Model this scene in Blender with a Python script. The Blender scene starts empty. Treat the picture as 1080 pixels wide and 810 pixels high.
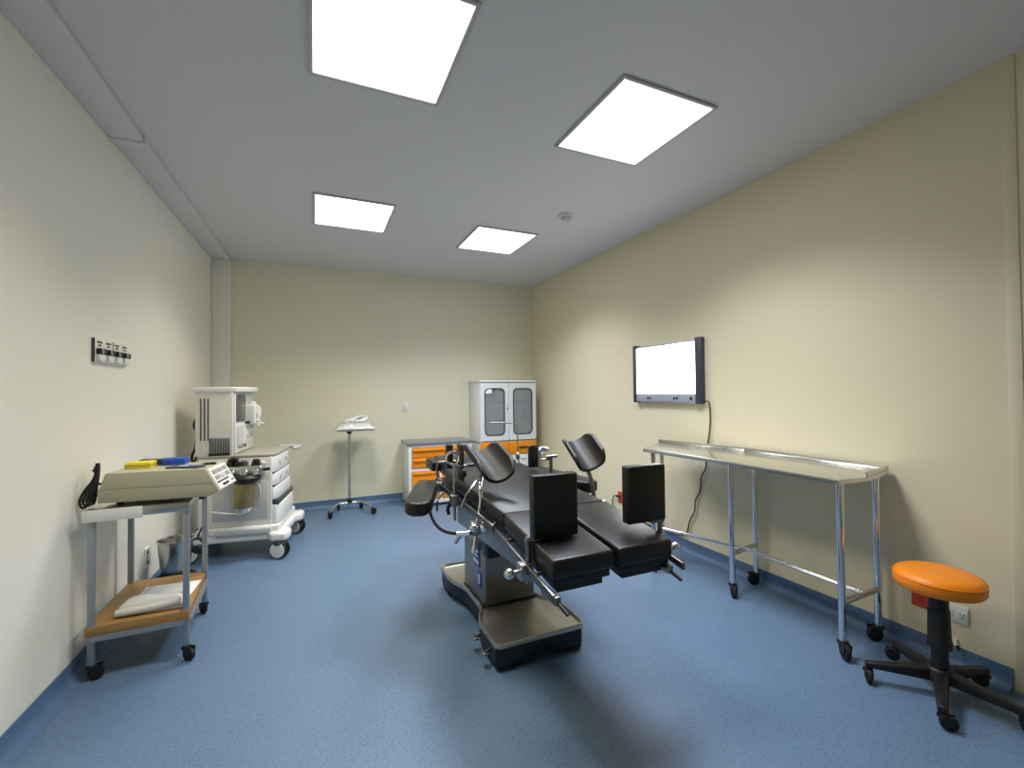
import bpy, bmesh, math, random
from mathutils import Vector, Matrix, Euler, Quaternion
random.seed(7)
C = bpy.context.scene.collection
R = math.radians
V = Vector

# ------------------------------------------------------------------ materials
def new_mat(name):
    m = bpy.data.materials.new(name); m.use_nodes = True
    nt = m.node_tree; b = nt.nodes['Principled BSDF']
    return m, nt, b

def srgb(r, g, b):
    f = lambda c: (c / 255 / 12.92) if c / 255 <= 0.04045 else ((c / 255 + 0.055) / 1.055) ** 2.4
    return (f(r), f(g), f(b), 1)

def mat(name, col, rough=0.5, metal=0.0, bump=0.0, bscale=200.0, var=0.0, vscale=6.0, coat=0.0, spec=0.5):
    m, nt, b = new_mat(name)
    b.inputs['Roughness'].default_value = rough
    b.inputs['Metallic'].default_value = metal
    b.inputs['Coat Weight'].default_value = coat
    b.inputs['Specular IOR Level'].default_value = spec
    tc = nt.nodes.new('ShaderNodeTexCoord')
    n = nt.nodes.new('ShaderNodeTexNoise'); n.inputs['Scale'].default_value = vscale; n.inputs['Detail'].default_value = 4
    nt.links.new(tc.outputs['Object'], n.inputs['Vector'])
    mx = nt.nodes.new('ShaderNodeMix'); mx.data_type = 'RGBA'
    k = 1 - var
    mx.inputs[6].default_value = (col[0] * k, col[1] * k, col[2] * k, 1)
    mx.inputs[7].default_value = (min(1, col[0] * (1 + var)), min(1, col[1] * (1 + var)), min(1, col[2] * (1 + var)), 1)
    nt.links.new(n.outputs['Fac'], mx.inputs[0])
    nt.links.new(mx.outputs[2], b.inputs['Base Color'])
    if bump > 0:
        n2 = nt.nodes.new('ShaderNodeTexNoise'); n2.inputs['Scale'].default_value = bscale; n2.inputs['Detail'].default_value = 3
        nt.links.new(tc.outputs['Object'], n2.inputs['Vector'])
        bp = nt.nodes.new('ShaderNodeBump'); bp.inputs['Strength'].default_value = bump; bp.inputs['Distance'].default_value = 0.002
        nt.links.new(n2.outputs['Fac'], bp.inputs['Height']); nt.links.new(bp.outputs['Normal'], b.inputs['Normal'])
    return m

def emit(name, col, strength):
    m, nt, b = new_mat(name)
    b.inputs['Base Color'].default_value = (0.8, 0.8, 0.8, 1)
    b.inputs['Emission Color'].default_value = (*col, 1)
    b.inputs['Emission Strength'].default_value = strength
    return m

def floor_material():
    m, nt, b = new_mat('blue_vinyl_floor')
    tc = nt.nodes.new('ShaderNodeTexCoord')
    v = nt.nodes.new('ShaderNodeTexVoronoi'); v.inputs['Scale'].default_value = 92
    n = nt.nodes.new('ShaderNodeTexNoise'); n.inputs['Scale'].default_value = 60; n.inputs['Detail'].default_value = 5
    nl = nt.nodes.new('ShaderNodeTexNoise'); nl.inputs['Scale'].default_value = 1.3
    for q in (v, n, nl): nt.links.new(tc.outputs['Object'], q.inputs['Vector'])
    r = nt.nodes.new('ShaderNodeValToRGB')
    r.color_ramp.elements[0].position = 0.17; r.color_ramp.elements[0].color = (1, 1, 1, 1)
    r.color_ramp.elements[1].position = 0.25; r.color_ramp.elements[1].color = (0, 0, 0, 1)
    nt.links.new(v.outputs['Distance'], r.inputs[0])
    # only some cells carry a dark chip
    g = nt.nodes.new('ShaderNodeMath'); g.operation = 'GREATER_THAN'; g.inputs[1].default_value = 0.2
    sx = nt.nodes.new('ShaderNodeSeparateColor'); nt.links.new(v.outputs['Color'], sx.inputs[0]); nt.links.new(sx.outputs[0], g.inputs[0])
    mu = nt.nodes.new('ShaderNodeMath'); mu.operation = 'MULTIPLY'
    nt.links.new(r.outputs[0], mu.inputs[0]); nt.links.new(g.outputs[0], mu.inputs[1])
    mu2 = nt.nodes.new('ShaderNodeMath'); mu2.operation = 'MULTIPLY'; mu2.inputs[1].default_value = 0.8
    nt.links.new(mu.outputs[0], mu2.inputs[0])
    base = nt.nodes.new('ShaderNodeMix'); base.data_type = 'RGBA'
    base.inputs[6].default_value = FLOOR_A; base.inputs[7].default_value = FLOOR_B
    nt.links.new(n.outputs['Fac'], base.inputs[0])
    mx = nt.nodes.new('ShaderNodeMix'); mx.data_type = 'RGBA'; mx.inputs[7].default_value = srgb(40, 55, 82)
    nt.links.new(mu2.outputs[0], mx.inputs[0]); nt.links.new(base.outputs[2], mx.inputs[6])
    nt.links.new(mx.outputs[2], b.inputs['Base Color'])
    b.inputs['Roughness'].default_value = 0.42
    return m

def wood_material():
    m, nt, b = new_mat('shelf_wood')
    tc = nt.nodes.new('ShaderNodeTexCoord'); mp = nt.nodes.new('ShaderNodeMapping'); mp.inputs['Scale'].default_value = (4, 60, 60)
    n = nt.nodes.new('ShaderNodeTexNoise'); n.inputs['Scale'].default_value = 2; n.inputs['Detail'].default_value = 6
    nt.links.new(tc.outputs['Object'], mp.inputs[0]); nt.links.new(mp.outputs[0], n.inputs['Vector'])
    mx = nt.nodes.new('ShaderNodeMix'); mx.data_type = 'RGBA'
    mx.inputs[6].default_value = srgb(136, 101, 55); mx.inputs[7].default_value = srgb(172, 134, 80)
    nt.links.new(n.outputs['Fac'], mx.inputs[0]); nt.links.new(mx.outputs[2], b.inputs['Base Color'])
    b.inputs['Roughness'].default_value = 0.45
    return m

def glass_material(name, frost):
    m, nt, b = new_mat(name); nt.nodes.remove(b)
    out = nt.nodes['Material Output']
    tr = nt.nodes.new('ShaderNodeBsdfTransparent'); tr.inputs[0].default_value = (0.97, 0.98, 1.0, 1)
    gl = nt.nodes.new('ShaderNodeBsdfGlossy'); gl.inputs['Roughness'].default_value = 0.02
    fr = nt.nodes.new('ShaderNodeFresnel'); fr.inputs[0].default_value = 1.9
    mx = nt.nodes.new('ShaderNodeMixShader')
    nt.links.new(fr.outputs[0], mx.inputs[0]); nt.links.new(tr.outputs[0], mx.inputs[1]); nt.links.new(gl.outputs[0], mx.inputs[2])
    df = nt.nodes.new('ShaderNodeBsdfDiffuse'); df.inputs[0].default_value = (0.62, 0.66, 0.72, 1)
    m2 = nt.nodes.new('ShaderNodeMixShader'); m2.inputs[0].default_value = frost
    nt.links.new(mx.outputs[0], m2.inputs[1]); nt.links.new(df.outputs[0], m2.inputs[2])
    nt.links.new(m2.outputs[0], out.inputs[0])
    return m

def brushed(name, col, rough):
    m, nt, b = new_mat(name)
    b.inputs['Metallic'].default_value = 1; b.inputs['Base Color'].default_value = col
    tc = nt.nodes.new('ShaderNodeTexCoord'); mp = nt.nodes.new('ShaderNodeMapping'); mp.inputs['Scale'].default_value = (3, 3, 220)
    n = nt.nodes.new('ShaderNodeTexNoise'); n.inputs['Scale'].default_value = 3
    nt.links.new(tc.outputs['Object'], mp.inputs[0]); nt.links.new(mp.outputs[0], n.inputs['Vector'])
    mr = nt.nodes.new('ShaderNodeMapRange'); mr.inputs[3].default_value = rough * 0.8; mr.inputs[4].default_value = rough * 1.25
    nt.links.new(n.outputs['Fac'], mr.inputs[0]); nt.links.new(mr.outputs[0], b.inputs['Roughness'])
    return m

FLOOR_A = srgb(86, 110, 138); FLOOR_B = srgb(102, 127, 155)
LAMP = 2.6; LAMP_W = 17.0
M = {}
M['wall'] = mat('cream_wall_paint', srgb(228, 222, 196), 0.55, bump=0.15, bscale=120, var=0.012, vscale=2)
M['wall_warmlit'] = mat('cream_wall_paint_warm_lit', srgb(227, 215, 181), 0.55, bump=0.15, bscale=120, var=0.012, vscale=2)  # same wall paint, with the warm, dimmer light on the right put into its colour
M['wall_coollit'] = mat('cream_wall_paint_cool_lit', srgb(232, 229, 217), 0.55, bump=0.15, bscale=120, var=0.012, vscale=2)  # same wall paint, with the whiter light on the left put into its colour
M['ceil'] = mat('ceiling_paint', srgb(216, 214, 216), 0.6, bump=0.08, bscale=80, var=0.01, vscale=1)
M['floor'] = floor_material()
M['skirt'] = mat('blue_vinyl_skirting', srgb(84, 112, 146), 0.45, var=0.05, vscale=40)
WARM = (1.0, 0.945, 0.82); COOL = (0.84, 0.90, 1.0)
M['lamp'] = emit('warm_white_diffuser', WARM, LAMP)
M['lampc'] = emit('cool_white_diffuser', COOL, LAMP * 1.15)
M['lampframe'] = mat('lamp_frame_white', srgb(190, 190, 188), 0.45)
M['white'] = mat('white_enamel', srgb(228, 228, 226), 0.35, var=0.01)
M['offwhite'] = mat('offwhite_plastic', srgb(224, 222, 212), 0.42, var=0.01)
M['grey'] = mat('grey_plastic', srgb(150, 150, 150), 0.45)
M['lgrey'] = mat('light_grey_plastic', srgb(190, 192, 192), 0.45)
M['dgrey'] = mat('dark_grey_plastic', srgb(62, 66, 76), 0.4)
M['screen'] = mat('dark_screen', srgb(78, 80, 80), 0.15)
M['black'] = mat('black_plastic', srgb(15, 15, 16), 0.45)
M['rubber'] = mat('black_rubber', srgb(20, 20, 21), 0.7)
M['vinyl'] = mat('black_vinyl_upholstery', srgb(19, 19, 21), 0.36, bump=0.1, bscale=300, var=0.03)
M['pad'] = mat('dark_moulded_pad', srgb(30, 29, 26), 0.5, bump=0.1, bscale=250)
M['chrome'] = mat('chrome', (0.82, 0.82, 0.84, 1), 0.12, metal=1)
M['steel'] = brushed('brushed_steel', (0.62, 0.61, 0.59, 1), 0.28)
M['satin'] = brushed('satin_steel', (0.52, 0.50, 0.45, 1), 0.36)
M['tsteel'] = brushed('table_steel', (0.27, 0.265, 0.25, 1), 0.3)
M['rail'] = brushed('dark_rail_steel', (0.17, 0.17, 0.17, 1), 0.32)
M['topsteel'] = mat('tray_steel', (0.66, 0.65, 0.62, 1), 0.24, metal=1)
M['pail'] = mat('pail_steel', (0.5, 0.5, 0.49, 1), 0.22, metal=1)
M['dsteel'] = brushed('dark_steel', (0.36, 0.36, 0.37, 1), 0.35)
M['zinc'] = mat('zinc_painted_tube', srgb(158, 164, 170), 0.4, metal=0.6)
M['orange'] = mat('orange_enamel', srgb(236, 142, 16), 0.35, var=0.02)
M['orangeseat'] = mat('orange_vinyl', srgb(243, 138, 8), 0.45, bump=0.1, bscale=250, var=0.02)
M['worktop'] = mat('beige_grey_worktop', srgb(166, 162, 150), 0.35)
M['greytop'] = mat('grey_worktop', srgb(120, 124, 130), 0.3)
M['glass'] = glass_material('cabinet_glass', 0.2); M['clear'] = glass_material('shelf_glass', 0.08)
M['gasket'] = mat('dark_gasket', srgb(70, 76, 92), 0.5)
M['navy'] = mat('dark_navy_base', srgb(15, 19, 31), 0.5)
M['cream'] = mat('cream_instrument_case', srgb(180, 176, 150), 0.42, var=0.02)
M['cream_shaded'] = mat('cream_instrument_case_shaded', srgb(168, 164, 139), 0.42, var=0.02)  # case cream lowered for its shaded side, the lower half a step further
M['wood'] = wood_material()
M['yellow'] = mat('yellow_card', srgb(232, 214, 30), 0.5)
M['blue'] = mat('blue_card', srgb(28, 82, 186), 0.5)
M['bluelabel'] = mat('blue_label', srgb(46, 84, 168), 0.4)
M['paper'] = mat('white_paper', srgb(232, 231, 224), 0.6, bump=0.3, bscale=30)
M['plasticbag'] = mat('cloudy_plastic', srgb(205, 205, 198), 0.25, bump=0.6, bscale=22, coat=0.3)
M['redplate'] = mat('red_outlet_plastic', srgb(196, 66, 28), 0.4)
M['plate'] = mat('white_outlet_plastic', srgb(228, 226, 216), 0.4)
M['cable'] = mat('grey_cable', srgb(58, 54, 52), 0.5)
M['amber'], nt_, b_ = new_mat('amber_canister')
b_.inputs['Base Color'].default_value = srgb(214, 196, 140); b_.inputs['Roughness'].default_value = 0.12; b_.inputs['Transmission Weight'].default_value = 0.75
M['granule'] = mat('brown_granules', srgb(96, 74, 44), 0.8, bump=0.8, bscale=120, var=0.3, vscale=90)
M['viewer'] = emit('viewer_light', (0.97, 0.99, 1.0), 5.0)
M['viewerbar'] = mat('viewer_aluminium', srgb(172, 176, 190), 0.35, metal=0.3)

# ------------------------------------------------------------------ mesh builder
class B:
    """collects shapes into one mesh"""
    def __init__(s): s.bm = bmesh.new()
    def _add(s, t, mtx=None):
        if mtx is not None: t.transform(mtx)
        me = bpy.data.meshes.new('t'); t.to_mesh(me); t.free(); s.bm.from_mesh(me); bpy.data.meshes.remove(me); return s
    def box(s, x0, x1, y0, y1, z0, z1, bev=0.0, seg=2, mtx=None):
        t = bmesh.new(); bmesh.ops.create_cube(t, size=1)
        for v in t.verts:
            v.co = V(((x0 + x1) / 2 + v.co.x * (x1 - x0), (y0 + y1) / 2 + v.co.y * (y1 - y0), (z0 + z1) / 2 + v.co.z * (z1 - z0)))
        if bev > 0:
            bev = min(bev, abs(x1 - x0) * .49, abs(y1 - y0) * .49, abs(z1 - z0) * .49)
            bmesh.ops.bevel(t, geom=t.edges[:], offset=bev, segments=seg, profile=0.5, affect='EDGES', clamp_overlap=True)
        return s._add(t, mtx)
    def cbox(s, c, size, bev=0.0, seg=2, rot=(0, 0, 0)):
        m = Matrix.Translation(c) @ Euler(rot).to_matrix().to_4x4()
        a, b, c2 = [q / 2 for q in size]
        return s.box(-a, a, -b, b, -c2, c2, bev, seg, m)
    def poly8(s, pts, bev=0.0, seg=2):
        """box from 8 points: bottom 4 (ccw), top 4 (ccw)"""
        t = bmesh.new(); vs = [t.verts.new(p) for p in pts]
        for f in ((3, 2, 1, 0), (4, 5, 6, 7), (0, 1, 5, 4), (1, 2, 6, 5), (2, 3, 7, 6), (3, 0, 4, 7)): t.faces.new([vs[i] for i in f])
        bmesh.ops.recalc_face_normals(t, faces=t.faces[:])
        if bev > 0: bmesh.ops.bevel(t, geom=t.edges[:], offset=bev, segments=seg, profile=0.5, affect='EDGES', clamp_overlap=True)
        return s._add(t)
    def prism(s, poly, z0, z1, bev=0.0, seg=2, mtx=None):
        t = bmesh.new(); n = len(poly)
        a = [t.verts.new((x, y, z0)) for x, y in poly]; b = [t.verts.new((x, y, z1)) for x, y in poly]
        t.faces.new(a[::-1]); t.faces.new(b)
        for i in range(n): t.faces.new((a[i], a[(i + 1) % n], b[(i + 1) % n], b[i]))
        bmesh.ops.recalc_face_normals(t, faces=t.faces[:])
        if bev > 0:
            ed = [e for e in t.edges if abs(e.verts[0].co.z - e.verts[1].co.z) < 1e-6]
            bmesh.ops.bevel(t, geom=ed, offset=bev, segments=seg, profile=0.5, affect='EDGES', clamp_overlap=True)
        return s._add(t, mtx)
    def cyl(s, p0, p1, r0, r1=None, seg=20, bev=0.0):
        r1 = r0 if r1 is None else r1
        p0, p1 = V(p0), V(p1); d = p1 - p0
        t = bmesh.new(); bmesh.ops.create_cone(t, cap_ends=True, segments=seg, radius1=r0, radius2=r1, depth=d.length)
        if bev > 0:
            ed = [e for e in t.edges if len(e.link_faces) == 2 and any(len(f.verts) > 4 for f in e.link_faces)]
            bmesh.ops.bevel(t, geom=ed, offset=bev, segments=2, profile=0.5, affect='EDGES', clamp_overlap=True)
        m = Matrix.Translation((p0 + p1) / 2) @ d.to_track_quat('Z', 'Y').to_matrix().to_4x4()
        return s._add(t, m)
    def ball(s, c, r, sc=(1, 1, 1), seg=16):
        t = bmesh.new(); bmesh.ops.create_uvsphere(t, u_segments=seg, v_segments=max(6, seg // 2), radius=r)
        return s._add(t, Matrix.Translation(c) @ Matrix.Diagonal((*sc, 1)))
    def torus(s, c, axis, R0, r0, seg=28, cs=10):
        t = bmesh.new(); q = V(axis).to_track_quat('Z', 'Y'); rows = []
        for i in range(seg):
            a = 2 * math.pi * i / seg
            rows.append([t.verts.new(V(c) + q @ V(((R0 + r0 * math.cos(b)) * math.cos(a), (R0 + r0 * math.cos(b)) * math.sin(a), r0 * math.sin(b))))
                         for b in [2 * math.pi * j / cs for j in range(cs)]])
        for i in range(seg):
            for j in range(cs): t.faces.new((rows[i][j], rows[(i + 1) % seg][j], rows[(i + 1) % seg][(j + 1) % cs], rows[i][(j + 1) % cs]))
        return s._add(t)
    def lathe(s, prof, c=(0, 0, 0), seg=32, axis=(0, 0, 1)):
        t = bmesh.new(); q = V(axis).to_track_quat('Z', 'Y'); rows = []
        for r, z in prof:
            rows.append([t.verts.new(V(c) + q @ V((r * math.cos(2 * math.pi * i / seg), r * math.sin(2 * math.pi * i / seg), z))) for i in range(seg)] if r > 1e-5
                        else [t.verts.new(V(c) + q @ V((0, 0, z)))])
        for a, b in zip(rows[:-1], rows[1:]):
            for i in range(seg):
                j = (i + 1) % seg
                if len(a) == 1 and len(b) == 1: continue
                if len(a) == 1: t.faces.new((a[0], b[j], b[i]))
                elif len(b) == 1: t.faces.new((a[i], a[j], b[0]))
                else: t.faces.new((a[i], a[j], b[j], b[i]))
        bmesh.ops.recalc_face_normals(t, faces=t.faces[:])
        return s._add(t)
    def tube(s, pts, r, seg=10, smooth=0, square=False):
        pts = [V(p) for p in pts]
        for _ in range(smooth):
            n = [pts[0]]
            for a, b in zip(pts[:-1], pts[1:]): n += [a * .75 + b * .25, a * .25 + b * .75]
            pts = n + [pts[-1]]
        t = bmesh.new(); rows = []
        d0 = (pts[1] - pts[0]).normalized(); up = V((0, 0, 1)) if abs(d0.z) < .9 else V((1, 0, 0))
        nx = d0.cross(up).normalized()
        if square: seg = 4
        for i, p in enumerate(pts):
            d = ((pts[min(i + 1, len(pts) - 1)] - p).normalized() + (p - pts[max(i - 1, 0)]).normalized())
            if d.length < 1e-6: d = d0
            d.normalize(); nx = (nx - d * nx.dot(d)).normalized(); ny = d.cross(nx)
            rr = r * (1.4142 if square else 1); off = math.pi / 4 if square else 0
            rows.append([t.verts.new(p + nx * rr * math.cos(off + 2 * math.pi * k / seg) + ny * rr * math.sin(off + 2 * math.pi * k / seg)) for k in range(seg)])
        for a, b in zip(rows[:-1], rows[1:]):
            for k in range(seg): t.faces.new((a[k], a[(k + 1) % seg], b[(k + 1) % seg], b[k]))
        t.faces.new(rows[0][::-1]); t.faces.new(rows[-1])
        bmesh.ops.recalc_face_normals(t, faces=t.faces[:])
        return s._add(t)
    def build(s, name, m, parent=None, world=True, smooth=38):
        bm = s.bm
        if parent is not None and world:
            bm.transform(frame(parent).inverted())
        me = bpy.data.meshes.new(name); bm.to_mesh(me); bm.free()
        me.materials.append(M[m] if isinstance(m, str) else m)
        for p in me.polygons: p.use_smooth = True
        me.set_sharp_from_angle(angle=R(smooth))
        o = bpy.data.objects.new(name, me); C.objects.link(o)
        if parent is not None: o.parent = parent
        return o

def frame(o):
    m = Matrix.Translation(o.location) @ o.rotation_euler.to_matrix().to_4x4()
    return frame(o.parent) @ m if o.parent else m

def tag(o, label=None, cat=None, group=None, kind=None):
    if label: o['label'] = label
    if cat: o['category'] = cat
    if group: o['group'] = group
    if kind: o['kind'] = kind
    return o

def thing(name, label, cat, loc=(0, 0, 0), rotz=0.0, group=None):
    o = bpy.data.objects.new(name, None); C.objects.link(o)
    o.location = loc; o.rotation_euler = (0, 0, rotz); o.empty_display_size = 0.1
    return tag(o, label, cat, group)

def copy_tree(o, parent=None):
    c = o.copy(); C.objects.link(c)
    if parent is not None: c.parent = parent
    for ch in list(o.children): copy_tree(ch, c)
    return c

def struct(name, b, m): return tag(b.build(name, m), kind='structure')

# ------------------------------------------------------------------ room
H = 2.7; XR = 2.718; YB = 5.428; YN = -1.3
def xl(y): return -1.02 + 0.022 * (y - 2.0)
struct('floor', B().box(-1.6, 3.2, YN - .2, YB + .3, -0.1, 0.0), 'floor')
struct('ceiling', B().box(-1.6, 3.2, YN - .2, YB + .3, H, H + 0.1), 'ceil')
struct('wall_back', B().box(-1.6, 3.2, YB, YB + .15, 0, H), 'wall')
struct('wall_near', B().box(-1.6, 3.2, YN - .15, YN, 0, H), 'wall')
struct('wall_right', B().box(XR, XR + .15, YN, YB, 0, H), 'wall_warmlit')
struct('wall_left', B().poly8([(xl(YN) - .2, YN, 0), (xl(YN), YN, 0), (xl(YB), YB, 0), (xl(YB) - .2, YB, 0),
                               (xl(YN) - .2, YN, H), (xl(YN), YN, H), (xl(YB), YB, H), (xl(YB) - .2, YB, H)]), 'wall_coollit')
# vinyl skirting with a cove at the floor: profile swept along each wall
def cove(p0, p1, inward, hgt=0.09):
    prof = [(0.0, hgt), (0.006, hgt), (0.006, 0.042), (0.011, 0.026), (0.02, 0.013), (0.034, 0.005), (0.052, 0.0015), (0.052, 0.0), (0.0, 0.0)]
    t = bmesh.new(); rows = []
    for p in (p0, p1): rows.append([t.verts.new((p[0] + inward[0] * d, p[1] + inward[1] * d, z)) for d, z in prof])
    n = len(prof)
    for i in range(n): t.faces.new((rows[0][i], rows[0][(i + 1) % n], rows[1][(i + 1) % n], rows[1][i]))
    t.faces.new(rows[0][::-1]); t.faces.new(rows[1]); bmesh.ops.recalc_face_normals(t, faces=t.faces[:])
    b = B(); b._add(t); return b
struct('baseboard_left', cove((xl(YN), YN), (xl(YB), YB), (1, -.022)), 'skirt')
struct('baseboard_back', cove((xl(YB), YB), (XR, YB), (0, -1)), 'skirt')
struct('baseboard_right', cove((XR, 0.893), (XR, YB), (-1, 0)), 'skirt')
# ceiling beam along the left wall, in two lengths with a raised band at the joint; corner pilaster; wall strip on the right
def beam(y0, y1, xa, xb, z): return B().poly8([(xl(y0), y0, z), (xa, y0, z), (xb, y1, z), (xl(y1), y1, z), (xl(y0), y0, H), (xa, y0, H), (xb, y1, H), (xl(y1), y1, H)], 0.006)
struct('trim_1', beam(YN, 3.02, -.892, -.848, 2.662), 'ceil')
struct('trim_2', beam(3.02, YB, -.845, -.787, 2.662), 'ceil')
struct('trim_3', beam(3.00, 3.05, -.832, -.83, 2.652), 'ceil')
struct('trim_4', B().box(xl(YB), -.788, YB - .1, YB, 0, 2.662, 0.006), 'wall_coollit')
struct('trim_5', B().box(XR - .005, XR, .84, .885, 0, H, 0.003), 'wall_warmlit')

# ------------------------------------------------------------------ ceiling lights
def ceiling_light(cx, cy, dm, col, watt):
    t = thing('ceiling_light', '', 'ceiling light', (cx, cy, H), 0, 'square ceiling light panels')
    b = B(); w, d, f = .289, .316, .018
    for x0, x1, y0, y1 in ((-w, w, -d, -d + f), (-w, w, d - f, d), (-w, -w + f, -d + f, d - f), (w - f, w, -d + f, d - f)):
        b.box(x0, x1, y0, y1, -.012, 0, .003, 1)
    b.build('frame', 'lampframe', t, world=False)
    B().box(-w + f, w - f, -d + f, d - f, -.007, -.001).build('diffuser', dm, t, world=False)
    ld = bpy.data.lights.new('led_light', 'AREA'); ld.shape = 'RECTANGLE'; ld.size = 2 * (w - f); ld.size_y = 2 * (d - f)
    ld.energy = watt; ld.spread = R(124); ld.color = col
    lo_ = bpy.data.objects.new('led_light', ld); C.objects.link(lo_); lo_.parent = t; lo_.location = (0, 0, -.009)
    return t
W0, W1 = LAMP_W * .85, LAMP_W * 1.18
for x, y, dm, col, watt, lab in ((.27, 1.81, 'lamp', WARM, W0, 'largest lit square ceiling panel, nearest the left wall and cut by top edge'),
                                 (1.555, 1.905, 'lampc', COOL, W1, 'lit square ceiling panel on the right with a visible dark frame edge'),
                                 (.282, 3.71, 'lamp', WARM, W0, 'smaller lit ceiling panel at the left, farther back towards the beam corner'),
                                 (1.56, 3.86, 'lampc', COOL, W1, 'smallest lit ceiling panel, left of the smoke detector near the back wall')):
    tag(ceiling_light(x, y, dm, col, watt), lab)

t = thing('smoke_detector', 'small round white smoke detector on the ceiling', 'smoke detector', (1.855, 3.078, H))
B().lathe([(0, 0), (.062, 0), (.062, -.012), (.056, -.02), (0, -.02)]).build('base', 'white', t, world=False)
B().lathe([(0, -.0195), (.048, -.0195), (.04, -.032), (.034, -.04), (.0, -.045)]).build('sensor_head', 'lgrey', t, world=False)

# ------------------------------------------------------------------ x-ray viewer on right wall
t = thing('film_viewer', 'lit white x-ray film viewer box mounted on the right wall', 'x-ray viewer', (XR, 2.93, 1.18))
x0 = XR
B().box(x0 - .038, x0 - .001, 2.55, 3.25, 1.187, 1.678, .008).build('housing', 'viewerbar', t)
B().box(x0 - .043, x0 - .038, 2.555, 3.245, 1.255, 1.660, .002).build('screen', 'viewer', t)
for y0, y1 in ((2.505, 2.56), (3.24, 3.285)):
    b = B()
    b.prism([(x0 - .001, y0), (x0 - .044, y0), (x0 - .056, y0 + (y1 - y0) * .25), (x0 - .056, y0 + (y1 - y0) * .75), (x0 - .046, y1), (x0 - .001, y1)], 1.178, 1.69, .006)
    b.build('side_cap', 'dgrey', t)
bar = B().box(x0 - .048, x0 - .037, 2.56, 3.24, 1.187, 1.255, .004).build('control_strip', 'viewerbar', t)
for y in (2.60, 2.745, 2.775, 3.06, 3.09):
    B().cyl((x0 - .047, y, 1.22), (x0 - .055, y, 1.22), .012 if y == 2.6 else .009, seg=16, bev=.002).build('switch_knob', 'black', bar)
B().tube([(x0 - .03, 2.515, 1.20), (x0 - .03, 2.47, 1.205), (x0 - .02, 2.445, 1.19), (x0 - .015, 2.45, 1.0), (x0 - .012, 2.50, .80),
          (x0 - .012, 2.50, .765), (x0 - .014, 2.495, .69), (x0 - .014, 2.545, .63), (x0 - .014, 2.55, .56), (x0 - .014, 2.56, .50), (x0 - .014, 2.615, .42),
          (x0 - .014, 2.61, .34), (x0 - .014, 2.67, .26), (x0 - .014, 2.69, .16), (x0 - .012, 2.73, .115), (x0 - .012, 2.86, .098), (x0 - .012, 3.3, .097), (x0 - .012, 3.58, .10), (x0 - .014, 3.655, .14), (x0 - .016, 3.67, .2), (x0 - .022, 3.63, .255), (x0 - .03, 3.575, .262)], .0055, 8, 2).build('power_cord', 'cable', t)
B().cyl((x0 - .0122, 3.54, .262), (x0 - .034, 3.575, .262), .015, .011, bev=.003).build('plug', 'black', t)

# ------------------------------------------------------------------ wall plates
def outlet(name, label, y, z, m, w=.115, h=.075, group=None, xw=XR, sgn=-1, duplex=True):
    o = thing(name, label, 'wall outlet', (xw, y, z), 0, group)
    B().box(xw + sgn * .008, xw, y - w / 2, y + w / 2, z - h / 2, z + h / 2, .003).build('cover_plate', m, o)
    for dy in (-.024, .024) if duplex else (0,):
        so = B().box(xw + sgn * .011, xw + sgn * .006, y + dy - .017, y + dy + .017, z - .018, z + .018, .003).build('socket', m, o)
        b = B()
        for a in (-.006, .006): b.box(xw + sgn * .0118, xw + sgn * .0105, y + dy + a - .0012, y + dy + a + .0012, z - .002, z + .009)
        b.cyl((xw + sgn * .0105, y + dy, z - .009), (xw + sgn * .0118, y + dy, z - .009), .003, seg=10)
        b.build('slot', 'black', so)
    return o
outlet('wall_outlet', 'red wall outlet low on the right wall, behind the stool column', 1.185, .252, 'redplate')
outlet('wall_outlet', 'white double wall outlet low on the right wall, under the orange seat', 1.075, .243, 'plate', w=.09, h=.08)
ro = outlet('wall_outlet', 'red wall outlet with a cable plugged in, behind the foot board', 3.54, .25, 'redplate', w=.09, h=.11, duplex=False)
ol = outlet('wall_outlet', 'small white wall outlet with blue sockets behind the instrument trolley', 3.58, .25, 'plate', w=.075, h=.12, xw=xl(3.58) + .001, sgn=1, duplex=False)
B().box(xl(3.58) + .0085, xl(3.58) + .0105, 3.56, 3.60, .21, .29, .001).build('socket_strip', 'bluelabel', ol)
t = thing('wall_switch', 'small blank white switch plate on the back wall', 'wall switch', (1.0, YB, 1.115))
B().box(.963, 1.037, YB - .008, YB, 1.058, 1.172, .003).build('cover_plate', 'plate', t)
B().box(.985, 1.015, YB - .013, YB - .006, 1.085, 1.145, .003).build('rocker', 'plate', t)
t = thing('wire_end', 'short loose wire end poking out above the skirting behind the stool', 'wire', (XR, 1.075, .1))
B().tube([(XR, 1.075, .125), (XR - .02, 1.075, .122), (XR - .03, 1.068, .108), (XR - .032, 1.06, .095)], .005, 8, 1).build('wire', 'paper', t)
B().cyl((XR - .031, 1.063, .108), (XR - .034, 1.056, .090), .007, .005).build('tip', 'black', t)

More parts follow.
